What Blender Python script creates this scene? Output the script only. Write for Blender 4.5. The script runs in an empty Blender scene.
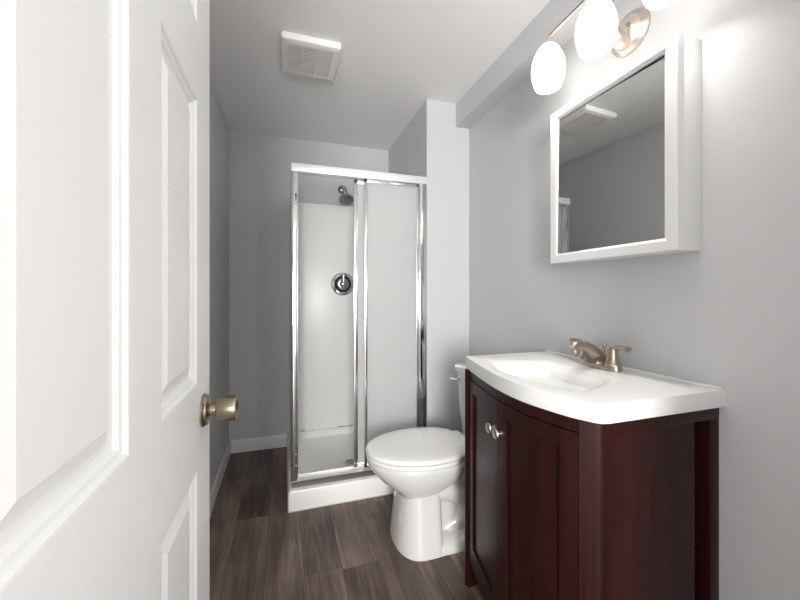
import bpy, bmesh, math
from mathutils import Vector, Matrix

scene = bpy.context.scene
COL = scene.collection
PI = math.pi

# ------------------------------------------------------------------ camera, light, exposure
CAM_H = 1.1332
cam_data = bpy.data.cameras.new('camera')
cam = bpy.data.objects.new('camera', cam_data)
COL.objects.link(cam)
cam_data.sensor_fit = 'HORIZONTAL'
cam_data.sensor_width = 36.0
cam_data.lens = 356.72 / 800.0 * 36.0
cam_data.shift_y = -(300.0 - 293.09) / 800.0
cam_data.clip_start = 0.02
cam.location = (0.0, 0.0, CAM_H)
cam.rotation_euler = (PI / 2, 0.0, -math.radians(18.108))
scene.camera = cam

world = bpy.data.worlds.new('world')
scene.world = world
world.use_nodes = True
bg = world.node_tree.nodes['Background']
bg.inputs['Color'].default_value = (1.0, 0.985, 0.96, 1)
bg.inputs['Strength'].default_value = 0.52

# unseen area lights added on the hallway side to brighten the room


def fill_light(name, loc, rot_z, w, h, watts):
    li = bpy.data.lights.new(name, 'AREA')
    li.shape = 'RECTANGLE'
    li.size, li.size_y, li.energy = w, h, watts
    li.color = (1.0, 0.985, 0.97)
    o = bpy.data.objects.new(name, li)
    COL.objects.link(o)
    o.location = loc
    o.rotation_euler = (math.radians(90), 0, math.radians(rot_z))


fill_light('front_fill_light', (-0.52, -2.7, 1.35), -15, 0.8, 1.2, 33.0)
fill_light('side_fill_light', (2.4, -1.7, 1.6), 48, 0.9, 1.2, 3.5)

SHADE_EMIT = 0.85
BULB_EMIT = 56.0

scene.view_settings.view_transform = 'Standard'
scene.view_settings.look = 'None'
scene.view_settings.gamma = 1.0
scene.view_settings.use_curve_mapping = False
scene.view_settings.exposure = 2.12

# ------------------------------------------------------------------ dimensions (metres)
H = 2.286
XL, XR = -0.3644, 1.0916
YF0, YF1 = 0.0, 0.115
YB = 2.776
XS, YS = 0.8094, 1.9626
SOF_Z, SOF_X = 2.1475, 1.0001
BB = 0.089


# ------------------------------------------------------------------ materials
def new_mat(name):
    m = bpy.data.materials.new(name)
    m.use_nodes = True
    nt = m.node_tree
    b = nt.nodes['Principled BSDF']
    return m, nt, b


def simple(name, col, rough=0.5, metal=0.0, coat=0.0, spec=0.5):
    m, nt, b = new_mat(name)
    b.inputs['Base Color'].default_value = (*col, 1)
    b.inputs['Roughness'].default_value = rough
    b.inputs['Metallic'].default_value = metal
    b.inputs['Coat Weight'].default_value = coat
    b.inputs['Specular IOR Level'].default_value = spec
    return m


def add_bump(nt, b, scale=(1, 1, 1), nscale=60.0, strength=0.1, dist=0.002, detail=3.0):
    tc = nt.nodes.new('ShaderNodeTexCoord')
    mp = nt.nodes.new('ShaderNodeMapping')
    mp.inputs['Scale'].default_value = scale
    nz = nt.nodes.new('ShaderNodeTexNoise')
    nz.inputs['Scale'].default_value = nscale
    nz.inputs['Detail'].default_value = detail
    bp = nt.nodes.new('ShaderNodeBump')
    bp.inputs['Strength'].default_value = strength
    bp.inputs['Distance'].default_value = dist
    nt.links.new(tc.outputs['Object'], mp.inputs['Vector'])
    nt.links.new(mp.outputs['Vector'], nz.inputs['Vector'])
    nt.links.new(nz.outputs['Fac'], bp.inputs['Height'])
    nt.links.new(bp.outputs['Normal'], b.inputs['Normal'])
    return nz


def paint(name, col, rough, nscale=140.0, strength=0.08):
    m, nt, b = new_mat(name)
    b.inputs['Base Color'].default_value = (*col, 1)
    b.inputs['Roughness'].default_value = rough
    b.inputs['Specular IOR Level'].default_value = 0.3
    add_bump(nt, b, (1, 1, 1), nscale, strength, 0.002)
    return m


M = {}
M['wall'] = paint('grey_wall_paint', (0.60, 0.602, 0.608), 0.55)
M['ceiling'] = paint('ceiling_paint', (0.90, 0.90, 0.895), 0.8, 90.0, 0.12)
M['trim'] = simple('white_trim_paint', (0.74, 0.74, 0.74), 0.35)
M['white'] = simple('white_lacquer', (0.82, 0.82, 0.82), 0.3)
M['porcelain'] = simple('white_porcelain', (0.72, 0.712, 0.70), 0.15, coat=0.4)
M['lid'] = simple('white_seat_plastic', (0.84, 0.84, 0.84), 0.22)
M['acrylic'] = simple('white_acrylic', (0.92, 0.92, 0.91), 0.3)
M['marble'] = simple('white_cultured_marble', (0.78, 0.78, 0.775), 0.25)
M['chrome'] = simple('polished_chrome', (0.80, 0.80, 0.81), 0.12, 1.0)
M['alu'] = simple('satin_aluminium', (0.90, 0.90, 0.905), 0.5, 0.6)
M['satin_chrome'] = simple('satin_chrome', (0.72, 0.72, 0.725), 0.22, 1.0)
M['sill'] = simple('brown_grey_aluminium', (0.27, 0.235, 0.215), 0.38, 1.0)  # brown-grey metal for the front face of the track
M['chrome_grey'] = simple('grey_chrome', (0.45, 0.45, 0.45), 0.2, 1.0)  # plain darker grey chrome
M['dark_chrome'] = simple('dark_chrome', (0.22, 0.22, 0.22), 0.3, 1.0)
M['nickel'] = simple('brushed_nickel', (0.44, 0.375, 0.32), 0.3, 1.0)
M['nickel_light'] = simple('satin_nickel', (0.74, 0.66, 0.60), 0.3, 1.0)
M['brass'] = simple('antique_brass', (0.33, 0.275, 0.20), 0.3, 1.0)
M['brass_dark'] = simple('antique_brass_dark', (0.20, 0.15, 0.10), 0.35, 1.0)
M['black'] = simple('black_gap', (0.01, 0.01, 0.01), 0.8)
M['vent'] = simple('ivory_plastic', (0.88, 0.86, 0.83), 0.45)
M['vent_slat'] = simple('ivory_slat_plastic', (0.86, 0.82, 0.79), 0.5)
M['caulk'] = simple('aged_caulk', (0.62, 0.58, 0.52), 0.7)
M['sticker'] = simple('pale_sticker', (0.62, 0.66, 0.74), 0.5)
M['mirror'] = simple('mirror_glass', (0.80, 0.81, 0.80), 0.01, 1.0)


def door_paint(name, scale):
    m, nt, b = new_mat(name)
    b.inputs['Base Color'].default_value = (0.80, 0.80, 0.80, 1)
    b.inputs['Roughness'].default_value = 0.38
    add_bump(nt, b, scale, 26.0, 0.22, 0.0012, 4.0)
    return m


M['door_v'] = door_paint('white_door_paint_vertical_grain', (10, 10, 0.5))
M['door_h'] = door_paint('white_door_paint_cross_grain', (10, 0.5, 10))


def wood(name):
    m, nt, b = new_mat(name)
    tc = nt.nodes.new('ShaderNodeTexCoord')
    mp = nt.nodes.new('ShaderNodeMapping')
    mp.inputs['Scale'].default_value = (26, 26, 1.6)
    nz = nt.nodes.new('ShaderNodeTexNoise')
    nz.inputs['Scale'].default_value = 2.2
    nz.inputs['Detail'].default_value = 6
    rp = nt.nodes.new('ShaderNodeValToRGB')
    rp.color_ramp.elements[0].position = 0.3
    rp.color_ramp.elements[0].color = (0.014, 0.0036, 0.003, 1)
    rp.color_ramp.elements[1].position = 0.75
    rp.color_ramp.elements[1].color = (0.031, 0.0062, 0.0047, 1)
    nt.links.new(tc.outputs['Object'], mp.inputs['Vector'])
    nt.links.new(mp.outputs['Vector'], nz.inputs['Vector'])
    nt.links.new(nz.outputs['Fac'], rp.inputs['Fac'])
    nt.links.new(rp.outputs['Color'], b.inputs['Base Color'])
    b.inputs['Roughness'].default_value = 0.36
    b.inputs['Specular IOR Level'].default_value = 0.22
    return m


M['wood'] = wood('dark_mahogany_wood')


def floor_mat():
    m, nt, b = new_mat('grey_brown_vinyl_planks')
    N, L = nt.nodes, nt.links

    def math_(op, a, c=None):
        n = N.new('ShaderNodeMath')
        n.operation = op
        for i, v in enumerate((a, c)):
            if v is None:
                continue
            if isinstance(v, (int, float)):
                n.inputs[i].default_value = v
            else:
                L.new(v, n.inputs[i])
        return n.outputs[0]
    tc = N.new('ShaderNodeTexCoord')
    sp = N.new('ShaderNodeSeparateXYZ')
    L.new(tc.outputs['Object'], sp.inputs[0])
    W, LEN = 0.15, 0.92
    u = math_('DIVIDE', math_('ADD', sp.outputs['X'], 0.07 + 0.15 * 10), W)
    ci = math_('FLOOR', u)
    uf = math_('FRACT', u)
    wn = N.new('ShaderNodeTexWhiteNoise')
    wn.noise_dimensions = '1D'
    L.new(ci, wn.inputs['W'])
    v = math_('ADD', math_('DIVIDE', sp.outputs['Y'], LEN), math_('MULTIPLY', wn.outputs['Value'], 3.7))
    vi = math_('FLOOR', v)
    vf = math_('FRACT', v)
    cid = math_('ADD', math_('MULTIPLY', ci, 17.31), math_('MULTIPLY', vi, 5.77))
    wn2 = N.new('ShaderNodeTexWhiteNoise')
    wn2.noise_dimensions = '1D'
    L.new(cid, wn2.inputs['W'])
    # seams
    eu = math_('MULTIPLY', math_('MINIMUM', uf, math_('SUBTRACT', 1.0, uf)), W)
    ev = math_('MULTIPLY', math_('MINIMUM', vf, math_('SUBTRACT', 1.0, vf)), LEN)
    seam = math_('LESS_THAN', math_('MINIMUM', eu, ev), 0.0011)
    # grain coordinates shifted per plank
    cb = N.new('ShaderNodeCombineXYZ')
    L.new(math_('MULTIPLY', sp.outputs['X'], 26.0), cb.inputs[0])
    L.new(math_('MULTIPLY', sp.outputs['Y'], 2.0), cb.inputs[1])
    L.new(math_('MULTIPLY', wn2.outputs['Value'], 40.0), cb.inputs[2])
    n1 = N.new('ShaderNodeTexNoise')
    n1.inputs['Scale'].default_value = 1.0
    n1.inputs['Detail'].default_value = 7
    n1.inputs['Roughness'].default_value = 0.62
    n1.inputs['Distortion'].default_value = 0.9
    L.new(cb.outputs[0], n1.inputs['Vector'])
    cb2 = N.new('ShaderNodeCombineXYZ')
    L.new(math_('MULTIPLY', sp.outputs['X'], 110.0), cb2.inputs[0])
    L.new(math_('MULTIPLY', sp.outputs['Y'], 7.0), cb2.inputs[1])
    L.new(math_('MULTIPLY', wn2.outputs['Value'], 90.0), cb2.inputs[2])
    n2 = N.new('ShaderNodeTexNoise')
    n2.inputs['Scale'].default_value = 1.0
    n2.inputs['Detail'].default_value = 4
    L.new(cb2.outputs[0], n2.inputs['Vector'])
    # broad blotches and knots
    cb3 = N.new('ShaderNodeCombineXYZ')
    L.new(math_('MULTIPLY', sp.outputs['X'], 7.0), cb3.inputs[0])
    L.new(math_('MULTIPLY', sp.outputs['Y'], 3.2), cb3.inputs[1])
    L.new(math_('MULTIPLY', wn2.outputs['Value'], 21.0), cb3.inputs[2])
    n3 = N.new('ShaderNodeTexNoise')
    n3.inputs['Scale'].default_value = 1.0
    n3.inputs['Detail'].default_value = 2
    L.new(cb3.outputs[0], n3.inputs['Vector'])
    f = math_('ADD', math_('MULTIPLY', n1.outputs['Fac'], 0.55),
              math_('ADD', math_('MULTIPLY', n2.outputs['Fac'], 0.22), math_('MULTIPLY', n3.outputs['Fac'], 0.38)))
    f = math_('ADD', f, math_('MULTIPLY', math_('SUBTRACT', wn2.outputs['Value'], 0.5), 0.16))
    rp = N.new('ShaderNodeValToRGB')
    e = rp.color_ramp.elements
    e[0].position, e[0].color = 0.38, (0.048, 0.033, 0.0255, 1)
    e[1].position, e[1].color = 0.80, (0.29, 0.215, 0.172, 1)
    k = e.new(0.57)
    k.color = (0.135, 0.098, 0.078, 1)
    L.new(f, rp.inputs['Fac'])
    mx = N.new('ShaderNodeMixRGB')
    mx.inputs['Color2'].default_value = (0.035, 0.028, 0.024, 1)
    L.new(math_('MULTIPLY', seam, 0.8), mx.inputs['Fac'])
    L.new(rp.outputs['Color'], mx.inputs['Color1'])
    L.new(mx.outputs['Color'], b.inputs['Base Color'])
    b.inputs['Roughness'].default_value = 0.42
    b.inputs['Specular IOR Level'].default_value = 0.4
    bp = N.new('ShaderNodeBump')
    bp.inputs['Strength'].default_value = 0.15
    bp.inputs['Distance'].default_value = 0.002
    L.new(math_('SUBTRACT', n2.outputs['Fac'], seam), bp.inputs['Height'])
    L.new(bp.outputs['Normal'], b.inputs['Normal'])
    return m


M['floor'] = floor_mat()


def frosted():
    m = bpy.data.materials.new('obscure_shower_glass')
    m.use_nodes = True
    nt = m.node_tree
    for n in list(nt.nodes):
        nt.nodes.remove(n)
    out = nt.nodes.new('ShaderNodeOutputMaterial')
    tr = nt.nodes.new('ShaderNodeBsdfTranslucent')
    tr.inputs['Color'].default_value = (0.97, 0.975, 0.975, 1)
    df = nt.nodes.new('ShaderNodeBsdfDiffuse')
    df.inputs['Color'].default_value = (0.85, 0.855, 0.855, 1)
    tp = nt.nodes.new('ShaderNodeBsdfTransparent')
    tp.inputs['Color'].default_value = (0.92, 0.93, 0.93, 1)
    gl = nt.nodes.new('ShaderNodeBsdfGlossy')
    gl.inputs['Roughness'].default_value = 0.35
    m1 = nt.nodes.new('ShaderNodeMixShader')
    m1.inputs[0].default_value = 0.42
    nt.links.new(tr.outputs[0], m1.inputs[1])
    nt.links.new(df.outputs[0], m1.inputs[2])
    m2 = nt.nodes.new('ShaderNodeMixShader')
    m2.inputs[0].default_value = 0.22
    nt.links.new(m1.outputs[0], m2.inputs[1])
    nt.links.new(tp.outputs[0], m2.inputs[2])
    m3 = nt.nodes.new('ShaderNodeMixShader')
    m3.inputs[0].default_value = 0.06
    nt.links.new(m2.outputs[0], m3.inputs[1])
    nt.links.new(gl.outputs[0], m3.inputs[2])
    nt.links.new(m3.outputs[0], out.inputs['Surface'])
    return m


M['frost'] = frosted()


def emitter(name, col, strength):
    m = bpy.data.materials.new(name)
    m.use_nodes = True
    nt = m.node_tree
    for n in list(nt.nodes):
        nt.nodes.remove(n)
    out = nt.nodes.new('ShaderNodeOutputMaterial')
    em = nt.nodes.new('ShaderNodeEmission')
    em.inputs['Color'].default_value = (*col, 1)
    em.inputs['Strength'].default_value = strength
    nt.links.new(em.outputs[0], out.inputs['Surface'])
    return m


M['shade'] = emitter('lit_opal_glass', (1.0, 0.965, 0.92), SHADE_EMIT)
M['bulb'] = emitter('lit_bulb', (1.0, 0.95, 0.88), BULB_EMIT)


# ------------------------------------------------------------------ mesh helpers
def box(bm, x0, x1, y0, y1, z0, z1, bev=0.0, seg=2, mi=0):
    t = bmesh.new()
    r = bmesh.ops.create_cube(t, size=1.0)
    for v in t.verts:
        v.co = Vector(((x0 + x1) / 2 + v.co.x * (x1 - x0), (y0 + y1) / 2 + v.co.y * (y1 - y0), (z0 + z1) / 2 + v.co.z * (z1 - z0)))
    if bev > 0:
        bmesh.ops.bevel(t, geom=list(t.edges), offset=bev, segments=seg, profile=0.5, affect='EDGES', clamp_overlap=True)
    join(bm, t, mi)


def join(bm, t, mi=0):
    mp = {}
    for v in t.verts:
        mp[v] = bm.verts.new(v.co)
    for f in t.faces:
        try:
            nf = bm.faces.new([mp[v] for v in f.verts])
            nf.material_index = mi if mi else f.material_index
        except ValueError:
            pass
    t.free()


def loft(bm, loops, cap0=True, cap1=True, closed=True, mi=0):
    """loops: lists of points of equal length, joined in order"""
    vs = [[bm.verts.new(p) for p in lp] for lp in loops]
    n = len(vs[0])
    for a, b in zip(vs[:-1], vs[1:]):
        for i in range(n if closed else n - 1):
            j = (i + 1) % n
            f = bm.faces.new((a[i], a[j], b[j], b[i]))
            f.material_index = mi
    if cap0:
        bm.faces.new(list(reversed(vs[0]))).material_index = mi
    if cap1:
        bm.faces.new(vs[-1]).material_index = mi
    return vs


def frame_of(axis):
    a = Vector(axis).normalized()
    h = Vector((0, 0, 1)) if abs(a.z) < 0.9 else Vector((1, 0, 0))
    u = a.cross(h).normalized()
    return a, u, a.cross(u).normalized()


def lathe(bm, org, axis, prof, n=40, cap0=True, cap1=True):
    """prof: (t along the axis, radius)"""
    a, u, w = frame_of(axis)
    o = Vector(org)
    loops = []
    for t, r in prof:
        r = max(r, 1e-5)
        loops.append([o + a * t + (u * math.cos(2 * PI * i / n) + w * math.sin(2 * PI * i / n)) * r for i in range(n)])
    return loft(bm, loops, cap0, cap1)


def catmull(pts, k=8):
    P = [Vector(p) for p in pts]
    P = [P[0] * 2 - P[1]] + P + [P[-1] * 2 - P[-2]]
    out = []
    for i in range(1, len(P) - 2):
        p0, p1, p2, p3 = P[i - 1:i + 3]
        for j in range(k):
            t = j / k
            out.append(0.5 * ((2 * p1) + (p2 - p0) * t + (2 * p0 - 5 * p1 + 4 * p2 - p3) * t * t + (3 * p1 - p0 - 3 * p2 + p3) * t ** 3))
    out.append(P[-2])
    return out


def tube(bm, pts, rad, n=16, k=8, up=None, flat=1.0):
    """smooth tube; rad is a number or one radius per control point; flat squashes it along its second axis"""
    m = len(pts)
    rads = [rad] * m if isinstance(rad, (int, float)) else list(rad)
    path = catmull([Vector(p) for p in pts], k)
    rr = [v.x for v in catmull([Vector((r, 0, 0)) for r in rads], k)]
    loops = []
    ref = Vector(up) if up else None
    prev = None
    for i, p in enumerate(path):
        d = (path[min(i + 1, len(path) - 1)] - path[max(i - 1, 0)]).normalized()
        if ref is not None:
            u = d.cross(ref)
            if u.length < 1e-4:
                u = prev
            u = u.normalized()
        elif prev is None:
            u = frame_of(d)[1]
        else:
            u = (prev - d * prev.dot(d)).normalized()
        prev = u
        w = d.cross(u).normalized()
        loops.append([p + (u * math.cos(2 * PI * q / n) + w * math.sin(2 * PI * q / n) * flat) * rr[i] for q in range(n)])
    loft(bm, loops)


def BM():
    return bmesh.new()


ORG = {}


def obj(name, bm, mats, parent=None, smooth=35.0):
    """links bm (given in world coordinates) as one mesh object; a child keeps its parent's origin"""
    off = ORG[parent.name] if parent else Vector((0, 0, 0))
    bmesh.ops.recalc_face_normals(bm, faces=bm.faces)
    for v in bm.verts:
        v.co -= off
    me = bpy.data.meshes.new(name)
    bm.to_mesh(me)
    bm.free()
    mats = mats if isinstance(mats, (list, tuple)) else [mats]
    for m in mats:
        me.materials.append(m)
    if smooth:
        me.polygons.foreach_set('use_smooth', [True] * len(me.polygons))
        me.set_sharp_from_angle(angle=math.radians(smooth))
    o = bpy.data.objects.new(name, me)
    COL.objects.link(o)
    if parent:
        o.parent = parent
        ORG[o.name] = off
    else:
        ORG[o.name] = off
    return o


def thing(name, loc, label, cat, group=None):
    o = bpy.data.objects.new(name, None)
    COL.objects.link(o)
    o.empty_display_size = 0.05
    o.location = loc
    ORG[o.name] = Vector(loc)
    tag(o, label, cat, group)
    return o


def tag(o, label, cat, group=None):
    o['label'] = label
    o['category'] = cat
    if group:
        o['group'] = group


def struct(name, bm, m, label=None, cat=None, smooth=35.0):
    o = obj(name, bm, m, None, smooth)
    o['kind'] = 'structure'
    if label:
        o['label'] = label
        o['category'] = cat
    return o


# ------------------------------------------------------------------ room shell
T = 0.1
b = BM(); box(b, XL - T, XR + T, -1.6, YB + T, -0.06, 0.0)
struct('floor', b, M['floor'], 'grey-brown wood-look plank floor', 'floor')
b = BM(); box(b, XL - T, XR + T, YF0, YB + T, H, H + 0.08)
struct('ceiling', b, M['ceiling'], 'flat pale grey ceiling', 'ceiling')
b = BM(); box(b, XL - T, XL, YF0, YB, 0, H)
struct('wall_left', b, M['wall'], 'grey painted wall behind the open white door', 'wall')
b = BM(); box(b, XL - T, XR + T, YB, YB + T, 0, H)
struct('wall_back', b, M['wall'], 'grey painted end wall with the shower against it', 'wall')
b = BM(); box(b, XR, XR + T, YF0, YS, 0, H)
struct('wall_right', b, M['wall'], 'light grey wall carrying the mirror cabinet and vanity light', 'wall')
b = BM(); box(b, XS, XR + T, YS, YB, 0, H)
struct('wall_nook', b, M['wall'], 'narrow grey wall block between shower and toilet', 'wall')
b = BM()
box(b, XL, -0.19, YF0, YF1, 0, H)
box(b, 0.64, XR, YF0, YF1, 0, H)  # unseen right part, put in to block light from the right wall
struct('wall_front', b, M['wall'], 'wall on both sides of the open doorway', 'wall')
b = BM(); box(b, SOF_X, XR, YF1, YS, SOF_Z, H)
struct('ceiling_soffit', b, M['wall'], 'boxed grey soffit along the top of the right wall', 'soffit')


def baseboard(name, pts, label):
    """profile swept along a wall: pts = (x0,y0,x1,y1, nx,ny)"""
    x0, y0, x1, y1, nx, ny = pts
    prof = [(0, 0), (0.013, 0), (0.013, 0.070), (0.010, 0.080), (0.006, BB), (0, BB)]
    bb = BM()
    loft(bb, [[Vector((x + nx * d, y + ny * d, z)) for d, z in prof] for x, y in ((x0, y0), (x1, y1))])
    struct(name, bb, M['trim'], label, 'baseboard', 20)


baseboard('baseboard_left', (XL, YF1, XL, YB, 1, 0), 'white baseboard along the left wall')
baseboard('baseboard_back', (XL + 0.013, YB, 0.022, YB, 0, -1), 'short white baseboard on the end wall left of the shower')

# ------------------------------------------------------------------ door (open, at the left)
DX1, DX0 = -0.1455, -0.1805
DY0, DY1 = 0.119, 0.826
DZ0, DZ1 = 0.012, 2.032


def make_door():
    bm = BM()
    ys = [DY0, DY0 + 0.111, DY0 + 0.111 + 0.193, DY1 - 0.111 - 0.198, DY1 - 0.109, DY1]
    ys = [DY0, 0.228, 0.4225, 0.517, 0.7165, DY1]
    zs = [DZ0, 0.225, 0.820, 0.970, 1.478, 1.612, 1.915, DZ1]
    prof = [(0.0, 0.0), (0.003, -0.0005), (0.007, -0.0045), (0.011, -0.0055), (0.015, -0.0095), (0.019, -0.0105), (0.024, -0.0105), (0.041, -0.0035)]
    for side in (0, 1):
        X0 = DX1 if side == 0 else DX0
        sg = 1 if side == 0 else -1
        for i in range(5):
            for j in range(7):
                a, c, d, e = ys[i], ys[i + 1], zs[j], zs[j + 1]
                if i in (1, 3) and j in (1, 3, 5):
                    loops = [[Vector((X0 + sg * h, yy, zz)) for yy, zz in ((a + q, d + q), (c - q, d + q), (c - q, e - q), (a + q, e - q))] for q, h in prof]
                    loft(bm, loops, False, True)
                else:
                    f = bm.faces.new([bm.verts.new((X0, yy, zz)) for yy, zz in ((a, d), (c, d), (c, e), (a, e))])
                    f.material_index = 1 if (i in (1, 3)) else 0
    for q in (((DY0, DZ0), (DY1, DZ0)), ((DY1, DZ0), (DY1, DZ1)), ((DY1, DZ1), (DY0, DZ1)), ((DY0, DZ1), (DY0, DZ0))):
        (a, d), (c, e) = q
        bm.faces.new([bm.verts.new(p) for p in ((DX0, a, d), (DX1, a, d), (DX1, c, e), (DX0, c, e))])
    bmesh.ops.remove_doubles(bm, verts=bm.verts, dist=1e-5)
    return bm


door = struct('door_1', make_door(), [M['door_v'], M['door_h']], 'open white six-panel door with a brass knob', 'door', 9)
KY, KZ = 0.763, 0.910
b = BM()
lathe(b, (DX1, KY, KZ), (1, 0, 0), [(0, .031), (.003, .031), (.005, .0285), (.009, .027), (.0115, .019), (.012, .0155), (.013, .0115), (.0195, .0115), (.020, .013),
                                   (.0225, .013), (.0235, .0185), (.026, .0205), (.040, .0222), (.056, .0245), (.0585, .0238), (.0592, .0215), (.057, .0175), (.0535, .012), (.0525, .0085)], 48, True, True)
knob = obj('door_knob', b, M['brass'], door)
knob['label'] = 'antique brass knob with a cupped end'
b = BM()
lathe(b, (DX1 + .052, KY, KZ), (1, 0, 0), [(0, .0075), (.0035, .0075), (.0045, .006)], 24)
kb = obj('lock_button', b, M['brass_dark'], knob)
b = BM()
box(b, DX1 - .024, DX1 - .0115, DY1 - .0005, DY1 + .0012, KZ - .028, KZ + .028)
obj('latch_plate', b, M['brass'], door)
for hz in (0.25, 1.02, 1.80):
    b = BM()
    lathe(b, (DX0 - .004, DY0 - .003, hz - .045), (0, 0, 1), [(0, .006), (.09, .006)], 14)
    obj('hinge', b, M['brass'], door)

# ------------------------------------------------------------------ shower
sh = thing('shower_stall', (0.42, 2.35, 0), 'white corner shower stall with frosted sliding doors against the end wall', 'shower')
PX0, PX1, PY0, PY1 = 0.024, XS - 0.001, 1.9285, YB - 0.001
RIM = 0.1064


def rect(x0, x1, y0, y1, z, r=0.02, n=5):
    pts = []
    for cx, cy, a0 in ((x1 - r, y1 - r, 0), (x0 + r, y1 - r, 90), (x0 + r, y0 + r, 180), (x1 - r, y0 + r, 270)):
        for i in range(n + 1):
            a = math.radians(a0 + 90 * i / n)
            pts.append(Vector((cx + r * math.cos(a), cy + r * math.sin(a), z)))
    return pts


b = BM()
loft(b, [rect(PX0, PX1, PY0, PY1, 0.0, .006), rect(PX0, PX1, PY0, PY1, RIM - .012, .006), rect(PX0 + .003, PX1, PY0 + .004, PY1, RIM - .003, .008), rect(PX0 + .010, PX1 - .002, PY0 + .012, PY1 - .002, RIM, .01),
         rect(PX0 + .055, PX1 - .035, PY0 + .092, PY1 - .040, RIM, .02), rect(PX0 + .062, PX1 - .042, PY0 + .099, PY1 - .046, RIM - .006, .03),
         rect(PX0 + .075, PX1 - .055, PY0 + .112, PY1 - .060, .062, .05), rect(PX0 + .095, PX1 - .075, PY0 + .132, PY1 - .085, .050, .06),
         rect(.37, .43, 2.25, 2.33, .044, .025)], True, True)
pan = obj('shower_pan', b, M['acrylic'], sh, 40)
b = BM()
lathe(b, (.405, 2.288, .046), (0, 0, 1), [(0, .034), (.003, .034), (.0045, .031), (.0045, .026)], 32)
dr = obj('drain', b, M['chrome_grey'], pan)
b = BM()
for q in range(8):
    a = q * PI / 4
    lathe(b, (.405 + .018 * math.cos(a), 2.288 + .018 * math.sin(a), .0495), (0, 0, 1), [(0, .005), (.0018, .005)], 10)
lathe(b, (.405, 2.288, .0495), (0, 0, 1), [(0, .006), (.0018, .006)], 10)
obj('drain_hole', b, M['black'], dr)
b = BM()
tube(b, [(PX0 - .001, PY0 - .001, .002), (.2, PY0 - .001, .002), (.5, PY0 - .001, .002), (PX1, PY0 - .001, .002)], .0028, 8, 2)
tube(b, [(PX0 - .001, PY0, .002), (PX0 - .001, 2.3, .002), (PX0 - .001, PY1 - .02, .002)], .0028, 8, 2)
obj('caulk_line', b, M['caulk'], pan)

TOP = 1.806
b = BM(); box(b, .041, XS - .001, 2.746, YB - .001, RIM, TOP, .003)
obj('back_panel', b, M['acrylic'], sh)
b = BM(); box(b, .041, .066, 2.014, 2.746, RIM, TOP, .003)
obj('side_panel', b, M['acrylic'], sh)
b = BM(); box(b, XS - .024, XS - .001, 2.014, 2.746, RIM, TOP, .003)
obj('side_panel', b, M['acrylic'], sh)
# dark patches of the open joint over the pan
for x0, x1 in ((.118, .150), (.205, .214), (.39, .455), (.47, .53)):
    b = BM()
    box(b, x0, x1, 2.7452, 2.7462, RIM + .001, RIM + .0045)
    obj('joint_gap', b, M['black'], sh)

FY0, FY1 = 1.9585, 2.013
HB, HT = 1.7777, 1.8216
b = BM(); box(b, .0385, XS - .001, FY0, FY1, HB, HT, .0025)
obj('header_rail', b, M['alu'], sh)
b = BM()
box(b, .041, XS - .001, FY0 - .002, FY1, RIM, .140, .002)
box(b, .041, XS - .001, FY1 - .006, FY1, .138, .150, .001)
trk = obj('bottom_track', b, M['alu'], sh)
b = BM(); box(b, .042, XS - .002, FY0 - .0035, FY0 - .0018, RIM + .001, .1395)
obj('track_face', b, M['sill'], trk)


def jamb(x0, x1, s):
    bm = BM()
    box(bm, x0, x1, FY0, FY1, .140, HB, .002)
    e = x1 if s > 0 else x0 - .004
    box(bm, e, e + .004, FY0 + .010, FY0 + .022, .142, HB, .001)
    box(bm, e, e + .004, FY1 - .016, FY1 - .004, .142, HB, .001)
    return obj('wall_jamb', bm, M['chrome'], sh)


jl = jamb(.0385, .070, 1)
jr = jamb(.764, XS - .001, -1)
b = BM()
box(b, .0585, .069, FY0 - .002, FY0 + .012, 1.60, 1.66, .002)
obj('bumper', b, M['dark_chrome'], jl)
for z0, z1 in ((.205, .225), (.275, .283)):
    b = BM()
    box(b, .0585, .070, FY0 - .003, FY0 + .010, z0, z1, .002)
    obj('bumper', b, M['dark_chrome'], jl)


def slide(x0, x1, y, st, z1, label):
    """sliding pane in a slim metal frame"""
    bm = BM()
    d = .009
    box(bm, x0, x0 + st, y - d, y + d, .152, z1, .002)
    box(bm, x0 + st * .42, x0 + st * .58, y - d - .003, y - d + .002, .16, z1 - .01, .001)
    box(bm, x1 - .014, x1, y - d, y + d, .152, z1, .002)
    box(bm, x0, x1, y - d, y + d, .152, .172, .002)
    box(bm, x0, x1, y - d, y + d, z1 - .020, z1, .002)
    fr = obj('sliding_door', bm, M['satin_chrome'], sh)
    fr['label'] = label
    g = BM(); box(g, x0 + st - .002, x1 - .012, y - .003, y + .003, .168, z1 - .016)
    obj('glass_pane', g, M['frost'], fr)
    return fr


slide(.4335, .760, 1.974, .0165, HB - .001, 'outer frosted pane with a chrome edge')
slide(.378, .752, 1.998, .022, HB - .006, 'inner frosted pane behind the outer one')

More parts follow.
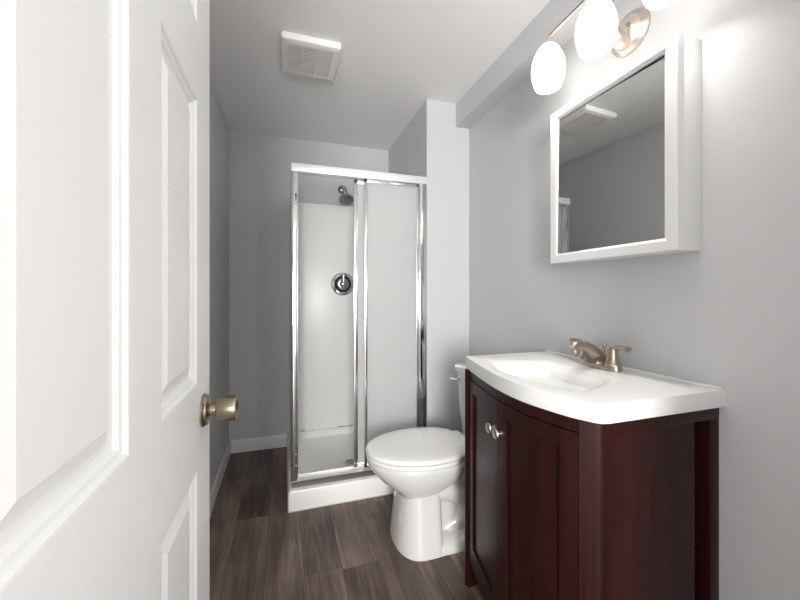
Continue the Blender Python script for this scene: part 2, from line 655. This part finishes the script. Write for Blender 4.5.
# shower head and valve on the back panel / wall above it
HX, HZ = .436, 1.936
b = BM()
lathe(b, (HX, YB, HZ), (0, -1, 0), [(0, .036), (.004, .036), (.011, .031), (.018, .016), (.020, .011)], 32)
tube(b, [(HX, YB - .012, HZ), (HX, YB - .05, HZ), (HX, YB - .09, HZ - .018), (HX, YB - .118, HZ - .045)], .0095, 14)
lathe(b, (HX, YB - .116, HZ - .043), (.06, -.42, -.90), [(-.010, .012), (.004, .021), (.016, .021), (.024, .016), (.034, .022), (.056, .047), (.072, .056), (.082, .056), (.085, .050)], 36)
shd = obj('shower_head', b, M['chrome_grey'], sh)
b = BM()
lathe(b, (HX, YB - .116, HZ - .043), (.06, -.42, -.90), [(.0845, .049), (.0865, .047)], 30)
obj('spray_face', b, M['dark_chrome'], shd)
VX, VZ, VY = .433, 1.203, 2.746
b = BM()
lathe(b, (VX, VY, VZ), (0, -1, 0), [(0, .088), (.003, .088), (.006, .084), (.008, .078), (.012, .062), (.013, .058)], 48)
vv = obj('valve_plate', b, M['chrome'], sh)
b = BM()
lathe(b, (VX, VY - .011, VZ), (0, -1, 0), [(0, .064), (.004, .063), (.004, .042)], 48)
obj('dial_ring', b, M['black'], vv)
b = BM()
lathe(b, (VX, VY - .013, VZ), (0, -1, 0), [(0, .047), (.010, .046), (.013, .042), (.014, .026), (.034, .024), (.044, .022), (.048, .016), (.050, .006)], 40)
tube(b, [(VX, VY - .045, VZ - .004), (VX, VY - .056, VZ + .016), (VX, VY - .056, VZ + .068)], [.013, .012, .011], 14, flat=.7)
obj('valve_handle', b, M['chrome_grey'], vv)

# ------------------------------------------------------------------ ceiling fan grille
fan = thing('ceiling_vent', (.123, 1.785, H), 'ivory square exhaust fan grille on the ceiling in front of the shower', 'vent')
FX0, FX1, GY0, GY1 = -.012, .258, 1.645, 1.925
LX0, LX1, LY0, LY1 = .020, .221, 1.681, 1.889
b = BM()
loft(b, [rect(FX0 + .006, FX1 - .004, GY0 + .004, GY1 - .004, H, .008), rect(FX0 + .006, FX1 - .004, GY0 + .004, GY1 - .004, H - .007, .008), rect(FX0, FX1, GY0, GY1, H - .008, .012), rect(FX0, FX1, GY0, GY1, H - .013, .012),
         rect(FX0 + .005, FX1 - .005, GY0 + .005, GY1 - .005, H - .026, .012), rect(FX0 + .012, FX1 - .012, GY0 + .012, GY1 - .012, H - .030, .012),
         rect(LX0, LX1, LY0, LY1, H - .030, .003), rect(LX0, LX1, LY0, LY1, H - .006, .003)], True, True)
fr = obj('grille_frame', b, M['vent'], fan)
b = BM()
NS = 17
for i in range(NS):
    y = LY0 + (i + .5) * (LY1 - LY0) / NS
    loft(b, [[Vector((x, y + dy, H - .030 + dz)) for dy, dz in ((-.0040, 0), (.0016, 0), (.0030, .009), (-.0010, .009))] for x in (LX0, LX1)])
for x in (LX0 + (LX1 - LX0) / 3, LX0 + 2 * (LX1 - LX0) / 3):
    box(b, x - .0025, x + .0025, LY0, LY1, H - .0295, H - .016)
obj('louvre_slats', b, M['vent_slat'], fan)

# ------------------------------------------------------------------ mirror cabinet
mc = thing('mirror_cabinet', (1.06, .91, 1.25), 'white framed mirror cabinet on the wall above the vanity', 'mirror cabinet')
MX = .9939
MY0, MY1, MZ0, MZ1 = .6711, 1.146, 1.248, 1.8293
b = BM(); box(b, MX + .027, XR, MY0 + .001, MY1 - .001, MZ0 + .001, MZ1 - .001, .0015)
obj('cabinet_box', b, M['white'], mc)
GA, GB, GC, GD = .7085, 1.107, 1.2845, 1.797
b = BM()


def mrect(x, y0, y1, z0, z1):
    return [Vector((x, yy, zz)) for yy, zz in ((y0, z0), (y1, z0), (y1, z1), (y0, z1))]


loft(b, [mrect(MX + .026, MY0, MY1, MZ0, MZ1), mrect(MX + .002, MY0, MY1, MZ0, MZ1), mrect(MX, MY0 + .002, MY1 - .002, MZ0 + .002, MZ1 - .002),
         mrect(MX, GA - .008, GB + .008, GC - .008, GD + .008), mrect(MX + .004, GA - .004, GB + .004, GC - .004, GD + .004), mrect(MX + .006, GA, GB, GC, GD), mrect(MX + .024, GA, GB, GC, GD)], True, True)
mf = obj('mirror_door', b, M['white'], mc, 25)
b = BM()
SW, PT = -.0055, .0032          # the pane sits a little askew in its frame
loft(b, [[Vector((x + (SW if y > .9 else -SW) + (PT if z > 1.5 else -PT), y, z)) for x, y in ((MX + .0105, GA + .001), (MX + .0105, GB - .001), (MX + .0145, GB - .001), (MX + .0145, GA + .001))] for z in (GC + .001, GD - .003)])
mg = obj('mirror_glass', b, M['mirror'], mf, 0)
b = BM(); box(b, MX + .0150, MX + .0180, GA, GB, GD - .003, GD)
obj('mirror_gap', b, M['black'], mf, 0)

# ------------------------------------------------------------------ vanity light
vl = thing('vanity_light', (XR, .885, 1.99), 'three-lamp satin nickel wall light with white glass shades above the mirror', 'wall light')
LXC, BZ = .95, 2.102
b = BM()
lathe(b, (XR, .885, 1.992), (-1, 0, 0), [(0, .068), (.006, .068), (.010, .062), (.013, .060), (.018, .052), (.021, .050), (.025, .036), (.028, .030), (.030, .012)], 56)
obj('backplate', b, M['nickel_light'], vl)
b = BM()
lathe(b, (XR - .026, .868, 2.004), (-1, 0, 0), [(0, .006), (.008, .006), (.011, .003)], 18)
obj('finial_screw', b, M['brass'], vl)
b = BM()
tube(b, [(XR - .012, .885, 1.950), (XR - .040, .885, 1.952), (XR - .075, .886, 1.985), (XR - .108, .888, 2.050), (LXC, .889, BZ)], [.010, .022, .020, .014, .009], 18, up=(0, 1, 0), flat=1.0)
obj('support_arm', b, M['nickel_light'], vl)
SY = (1.106, .8895, .669)
b = BM()
tube(b, [(LXC, SY[0] + .004, BZ - .004), (LXC, 1.0, BZ), (LXC, SY[1], BZ + .002), (LXC, .78, BZ), (LXC, SY[2] - .004, BZ - .004)], .0075, 16, up=(0, 0, 1))
obj('cross_bar', b, M['nickel_light'], vl)
for y in SY:
    b = BM()
    lathe(b, (LXC, y, 2.060), (0, 0, 1), [(0, .024), (.004, .0245), (.012, .021), (.022, .014), (.030, .012), (.040, .0125), (.047, .010), (.052, .004)], 28)
    ft = obj('lamp_holder', b, M['nickel_light'], vl)
    b = BM()
    outer = [(2.068, .021), (2.061, .030), (2.047, .0405), (2.026, .0510), (2.002, .0580), (1.978, .0605), (1.957, .0595), (1.936, .0555), (1.920, .0505), (1.909, .0460), (1.907, .0445)]
    inner = [(1.909, .0430), (1.921, .0475), (1.937, .0525), (1.957, .0565), (1.978, .0575), (2.002, .055), (2.026, .048), (2.046, .038), (2.058, .028), (2.064, .012)]
    lathe(b, (LXC, y, 0), (0, 0, 1), outer + inner, 40)
    s_ = obj('lamp_shade', b, M['shade'], ft, 60)
    s_['label'] = 'lit white tulip glass'
    b = BM()
    lathe(b, (LXC, y, 1.936), (0, 0, 1), [(0, .004), (.004, .016), (.016, .026), (.034, .030), (.052, .027), (.075, .016), (.10, .013), (.128, .013)], 24)
    obj('bulb', b, M['bulb'], ft, 60)

# ------------------------------------------------------------------ vanity
VT, VB = .8833, .8375
FRONT = [(.6165, .700), (.6180, .6915), (.6235, .6770), (.649, .6605), (.703, .6395), (.786, .6205), (.85, .6150), (.934, .6190), (1.02, .6320), (1.09, .6460), (1.155, .6600), (1.21, .6735), (1.256, .6860), (1.2640, .6925), (1.2645, .7000)]
FC = [Vector((x, y, 0)) for y, x in FRONT]
FDENSE = catmull(FC, 6)


def front_x(y):
    pts = FDENSE
    for a, c in zip(pts[:-1], pts[1:]):
        if a.y <= y <= c.y and c.y > a.y:
            t = (y - a.y) / (c.y - a.y)
            return a.x + (c.x - a.x) * t
    return pts[0].x if y < pts[0].y else pts[-1].x


van = thing('vanity_cabinet', (.87, .94, 0), 'dark mahogany bow-front vanity cabinet with two doors under the white sink top', 'vanity')
CY0, CY1 = .6295, 1.2515      # cabinet sides
YC = .9445                     # meeting line of the doors


def cfx(y, off=0.0):
    return front_x(y) + .0035 + off


# carcass: side boards, back, floor, curved aprons
b = BM()
box(b, .694, 1.000, CY0 + .004, CY0 + .020, .085, .803)          # near side panel
box(b, .694, 1.0905, CY0 + .0015, CY0 + .022, .803, VB, .001)      # near top rail
box(b, .694, 1.000, CY0 + .002, CY0 + .020, .075, .120, .001)
box(b, .985, 1.060, CY0 + .062, CY0 + .070, .075, .803)            # deep recess by the wall
box(b, .992, 1.000, CY0 + .010, CY0 + .066, .075, .803)
box(b, .694, 1.0905, CY1 - .020, CY1 - .003, .085, VB)             # far side
box(b, .700, 1.085, CY0 + .070, CY1 - .018, .085, .100)            # bottom
box(b, 1.076, 1.0905, CY0 + .066, CY1 - .018, .085, VB - .12)      # back
carc = obj('carcass', b, M['wood'], van, 30)


def curved(bm, y0, y1, z0, z1, off, th, n=14, bev=.0):
    """board bent along the bow front: its face lies off behind the front line"""
    loops = []
    for i in range(n + 1):
        y = y0 + (y1 - y0) * i / n
        x = cfx(y, off)
        bz = bev
        loops.append([Vector(p) for p in ((x + bz, y, z0), (x, y, z0 + bz), (x, y, z1 - bz), (x + bz, y, z1), (x + th, y, z1), (x + th, y, z0))])
    loft(bm, loops)


PY_R, PY_L = .664, 1.222
b = BM(); curved(b, PY_R, PY_L, .806, VB, .003, .016, 24)
obj('apron', b, M['wood'], van, 30)
b = BM(); curved(b, PY_R, PY_L, .070, .104, .012, .016, 24)
obj('toe_rail', b, M['wood'], van, 30)


def post(far):
    """rounded corner post that runs to the floor"""
    bm = BM()
    if not far:
        out = [(cfx(PY_R), PY_R), (cfx(PY_R) + .002, PY_R - .003), (.672, .6495), (.679, .641), (.687, .634), (.696, CY0 + .0005), (.716, CY0 + .0005), (.716, PY_R)]
    else:
        out = [(cfx(PY_L), PY_L), (.716, PY_L), (.716, CY1), (.698, CY1), (.690, CY1), (.680, CY1 - .002), (.674, CY1 - .006), (.671, 1.238)]
    loft(bm, [[Vector((x, y, z)) for x, y in out] for z in (0.0, .003, VB)])
    return obj('leg', bm, M['wood'], van, 40)


post(False)
post(True)
b = BM(); box(b, 1.056, 1.0905, CY0 + .0015, CY0 + .066, 0, VB - .0345, .002)
obj('leg', b, M['wood'], van)
b = BM(); box(b, 1.056, 1.0905, CY1 - .040, CY1 - .001, 0, VB, .002)
obj('leg', b, M['wood'], van)


def vdoor(y0, y1, knob_y):
    bm = BM()
    z0, z1, st, rl, rt = .108, .803, .042, .072, .046
    curved(bm, y0, y0 + st, z0, z1, 0, .018, 5, .0015)
    curved(bm, y1 - st, y1, z0, z1, 0, .018, 5, .0015)
    curved(bm, y0 + st, y1 - st, z1 - rt, z1, 0.0004, .018, 10, .001)
    curved(bm, y0 + st, y1 - st, z0, z0 + rl, 0.0004, .018, 10, .001)
    d = obj('door', bm, M['wood'], van, 30)
    g = BM(); curved(g, y0 + st - .004, y1 - st + .004, z0 + rl - .004, z1 - rt + .004, .0085, .006, 12)
    obj('door_panel', g, M['wood'], d, 30)
    k = BM()
    x = cfx(knob_y)
    lathe(k, (x, knob_y, .7135), (-1, .05, 0), [(0, .0075), (.002, .0075), (.003, .0055), (.012, .005), (.015, .008), (.017, .0135), (.020, .0155), (.023, .0145), (.0245, .009), (.0245, .003)], 28)
    kk = obj('knob', k, M['nickel_light'], d)
    kk['label'] = 'round satin nickel knob'


vdoor(PY_R + .002, YC - .0012, YC - .023)
vdoor(YC + .0012, PY_L - .002, YC + .023)

# sink top: curved slab with integrated basin and a low back lip
top = thing('sink_top', (.87, .94, VB), 'white bow-front sink top lying on the dark vanity cabinet', 'sink')
b = BM()
outline = [Vector((p.x, p.y, 0)) for p in FDENSE] + [Vector((XR - .0005, 1.2645, 0)), Vector((XR - .0005, .6165, 0))]


def outl(z, inset):
    c = Vector((.87, .94, 0))
    pts = []
    for p in outline:
        q = p.copy()
        q.x += inset if q.x < 1.0 else 0
        q.y += inset * (1 if q.y < .66 else (-1 if q.y > 1.22 else 0))
        pts.append(Vector((q.x, q.y, z)))
    return pts


NP = len(outline)


def basin(cx, cy, rx, ry, z, pw):
    """superellipse ring with one point in the direction of each outline point"""
    pts = []
    for p in outline:
        a = math.atan2((p.y - cy) / ry, (p.x - cx) / rx)
        c_, s_ = math.cos(a), math.sin(a)
        k = (abs(c_) ** pw + abs(s_) ** pw) ** (-1 / pw)
        pts.append(Vector((cx + rx * c_ * k, cy + ry * s_ * k, z)))
    return pts


bx, by = .810, .9405
loft(b, [outl(VB, .002), outl(VB + .002, 0), outl(VT - .002, 0), outl(VT - .0005, .0007), outl(VT, .0025),
         basin(bx, by, .150, .262, VT - .0002, 2.5), basin(bx, by, .146, .256, VT - .0008, 2.45), basin(bx, by, .140, .247, VT - .0025, 2.4),
         basin(bx, by, .132, .235, VT - .0065, 2.3), basin(bx, by, .122, .220, VT - .014, 2.25), basin(bx, by, .109, .200, VT - .028, 2.2), basin(bx, by, .093, .172, VT - .050, 2.1),
         basin(bx, by, .072, .132, VT - .075, 2.0), basin(bx, by, .045, .080, VT - .092, 2.0), basin(bx, by, .020, .020, VT - .099, 2.0)], True, True)
slab = obj('basin_slab', b, M['marble'], top, 40)
b = BM()
box(b, XR - .026, XR - .0005, .617, 1.264, VT - .001, VT + .0055, .003)
obj('back_lip', b, M['marble'], top)
b = BM()
lathe(b, (bx, by, VT - .0995), (0, 0, 1), [(0, .021), (.003, .021), (.004, .017), (.002, .012)], 26)
obj('sink_drain', b, M['nickel'], top)

# faucet
fa = thing('faucet', (1.012, .932, VT), 'brushed nickel two-handle faucet standing on the back of the white sink top', 'faucet')
FXC, FYC = 1.010, .932
b = BM()
loops = []
for z, s in ((0, 1.0), (.012, 1.0), (.019, .97), (.022, .90)):
    pts = []
    for i in range(40):
        a = 2 * PI * i / 40
        c_, s_ = math.cos(a), math.sin(a)
        k = (abs(c_) ** 3 + abs(s_) ** 3) ** (-1 / 3)
        pts.append(Vector((FXC + .025 * s * c_ * k, FYC + .079 * s * s_ * k, VT + z)))
    loops.append(pts)
loft(b, loops)
obj('base_plate', b, M['nickel'], fa)
b = BM()
tube(b, [(FXC + .012, FYC, VT + .014), (FXC - .004, FYC, VT + .036), (FXC - .034, FYC, VT + .060), (FXC - .070, FYC, VT + .076), (FXC - .098, FYC, VT + .078), (FXC - .116, FYC, VT + .070)], [.026, .024, .019, .0155, .014, .011], 22, up=(0, 1, 0))
lathe(b, (FXC - .104, FYC, VT + .052), (0, 0, 1), [(0, .0105), (.002, .011), (.018, .011)], 22)
loft(b, [[Vector((FXC + dx, FYC + dy, z)) for dx, dy in ((-.040 * k, -.020), (.024, -.026), (.024, .026), (-.040 * k, .020))] for z, k in ((VT + .018, .9), (VT + .040, .7))])
obj('spout', b, M['nickel'], fa)
b = BM()
lathe(b, (FXC + .022, FYC, VT + .018), (0, 0, 1), [(0, .003), (.048, .003), (.050, .0055), (.060, .0075), (.064, .006)], 18)
obj('lift_rod', b, M['nickel'], fa)
for sgn in (-1, 1):
    hy = FYC + sgn * .0525
    b = BM()
    lathe(b, (FXC, hy, VT + .016), (0, 0, 1), [(0, .0245), (.006, .0245), (.008, .0225), (.020, .0185), (.036, .0150), (.050, .0130), (.058, .0105), (.061, .004)], 30)
    tube(b, [(FXC, hy - sgn * .004, VT + .064), (FXC, hy + sgn * .012, VT + .076), (FXC - .004, hy + sgn * .034, VT + .079), (FXC - .008, hy + sgn * .060, VT + .077)], [.012, .0105, .0095, .0115], 18, flat=.75)
    obj('handle', b, M['nickel'], fa)

# ------------------------------------------------------------------ toilet
TY = 1.560
toi = thing('toilet', (.75, TY, 0), 'white two-piece toilet with closed lid between the vanity and the shower', 'toilet')


def D(d, w, z):
    return Vector((XR - d, TY + w, z))


def egg(df, db, dc, hw, z, pf=2.0, pb=2.6, n=48):
    """egg outline: df front reach, db back reach, dc the widest station, hw half width"""
    pts = []
    for i in range(n):
        a = 2 * PI * i / n
        c_, s_ = math.cos(a), math.sin(a)
        p = pf if c_ >= 0 else pb
        k = (abs(c_) ** p + abs(s_) ** p) ** (-1 / p)
        ex = (df - dc) if c_ >= 0 else (dc - db)
        pts.append(D(dc + ex * c_ * k, hw * s_ * k, z))
    return pts


b = BM()
loft(b, [egg(.590, .42, .52, .112, .215, 2.5, 4), egg(.602, .40, .51, .122, .245, 2.4, 3.5), egg(.640, .35, .50, .143, .272, 2.3, 3), egg(.682, .30, .48, .165, .303, 2.1, 2.8), egg(.714, .28, .475, .180, .342, 2.05, 2.6),
         egg(.731, .27, .47, .186, .368, 2.0, 2.6), egg(.733, .27, .47, .187, .382, 2.0, 2.6), egg(.727, .275, .47, .182, .390, 2.0, 2.6)])
# pedestal
ped = [egg(.616, .425, .50, .160, 0, 2.5, 9), egg(.615, .425, .50, .158, .020, 2.5, 9), egg(.608, .425, .50, .148, .08, 2.5, 9), egg(.600, .425, .50, .136, .16, 2.5, 9), egg(.595, .425, .50, .128, .22, 2.4, 8), egg(.600, .42, .50, .124, .27, 2.4, 7)]
loft(b, ped)
# foot flange running back
loft(b, [egg(.56, .10, .35, .158, 0, 6, 4), egg(.56, .10, .35, .157, .022, 6, 4), egg(.56, .105, .35, .148, .036, 6, 4), egg(.55, .12, .35, .115, .055, 6, 4)])
# rear body with trapway
loft(b, [egg(.52, .12, .33, .085, .02, 4, 3), egg(.52, .12, .33, .078, .12, 4, 3), egg(.52, .10, .33, .082, .24, 4, 3), egg(.50, .06, .30, .110, .32, 4, 4), egg(.48, .03, .28, .140, .350, 4, 6), egg(.46, .03, .28, .150, .388, 4, 6)])
for sg in (-1, 1):
    tube(b, [D(.48, sg * .070, .235), D(.41, sg * .070, .245), D(.33, sg * .068, .215), D(.285, sg * .062, .150), D(.31, sg * .056, .085), D(.38, sg * .050, .050)], [.050, .054, .052, .048, .046, .04], 22)
bowl = obj('bowl', b, M['porcelain'], toi, 50)
for sg in (-1, 1):
    b = BM()
    lathe(b, D(.33, sg * .140, .036), (0, 0, 1), [(0, .016), (.008, .016), (.018, .011), (.022, .004)], 20)
    obj('bolt_cap', b, M['porcelain'], toi)
b = BM()
loft(b, [egg(.7345, .265, .47, .1885, .392, 2.0, 2.2), egg(.738, .262, .47, .191, .396, 2.0, 2.2), egg(.738, .262, .47, .191, .405, 2.0, 2.2), egg(.734, .265, .47, .188, .410, 2.0, 2.2)])
obj('seat', b, M['lid'], toi, 40)


def lidl(z, g):
    pts = []
    for p in egg(.741 - g, .236 + g, .47, .192 - g, z, 2.0, 2.2, 96):
        d = XR - p.x
        w = p.y - TY
        lim = .022 + max(0, (d - .250)) * 2.3      # chamfered rear corners
        w = max(-lim, min(lim, w))
        pts.append(D(d, w, z))
    return pts


b = BM()
loft(b, [lidl(.4125, .004), lidl(.415, .001), lidl(.424, 0), lidl(.430, .004), lidl(.433, .012), lidl(.435, .06), lidl(.436, .13)])
obj('lid', b, M['lid'], toi, 40)
for sg in (-1, 1):
    b = BM()
    box(b, XR - .268, XR - .238, TY + sg * .075 - .022, TY + sg * .075 + .022, .388, .428, .005)
    obj('hinge', b, M['lid'], toi)
b = BM()


def tk(d0, d1, hw, z, r=.035):
    return rect(XR - d1, XR - d0, TY - hw, TY + hw, z, r)


loft(b, [tk(.035, .175, .160, .386, .04), tk(.025, .185, .172, .40), tk(.018, .192, .184, .50), tk(.015, .198, .192, .62), tk(.014, .200, .196, .712)])
tank = obj('tank', b, M['porcelain'], toi, 40)
b = BM()
loft(b, [tk(.012, .204, .198, .712), tk(.008, .210, .204, .716), tk(.007, .212, .206, .738, .03), tk(.010, .208, .202, .747, .03), tk(.020, .196, .190, .751, .03)])
obj('tank_lid', b, M['porcelain'], tank, 40)
b = BM()
lathe(b, D(.198, .140, .675), (-1, 0, 0), [(0, .014), (.006, .014), (.010, .009), (.020, .008)], 20)
tube(b, [D(.214, .140, .675), D(.220, .165, .672), D(.222, .205, .668)], [.007, .0065, .008], 12)
obj('flush_lever', b, M['chrome'], tank)
b = BM()
loft(b, [[D(d, w, z) for d, w, z in ((.590, -.060, .150), (.598, -.040, .150), (.600, -.042, .118), (.592, -.062, .118))], [D(d, w, z) for d, w, z in ((.5965, -.060, .150), (.6015, -.040, .150), (.6045, -.042, .118), (.5995, -.062, .118))]])
obj('sticker', b, M['sticker'], toi)
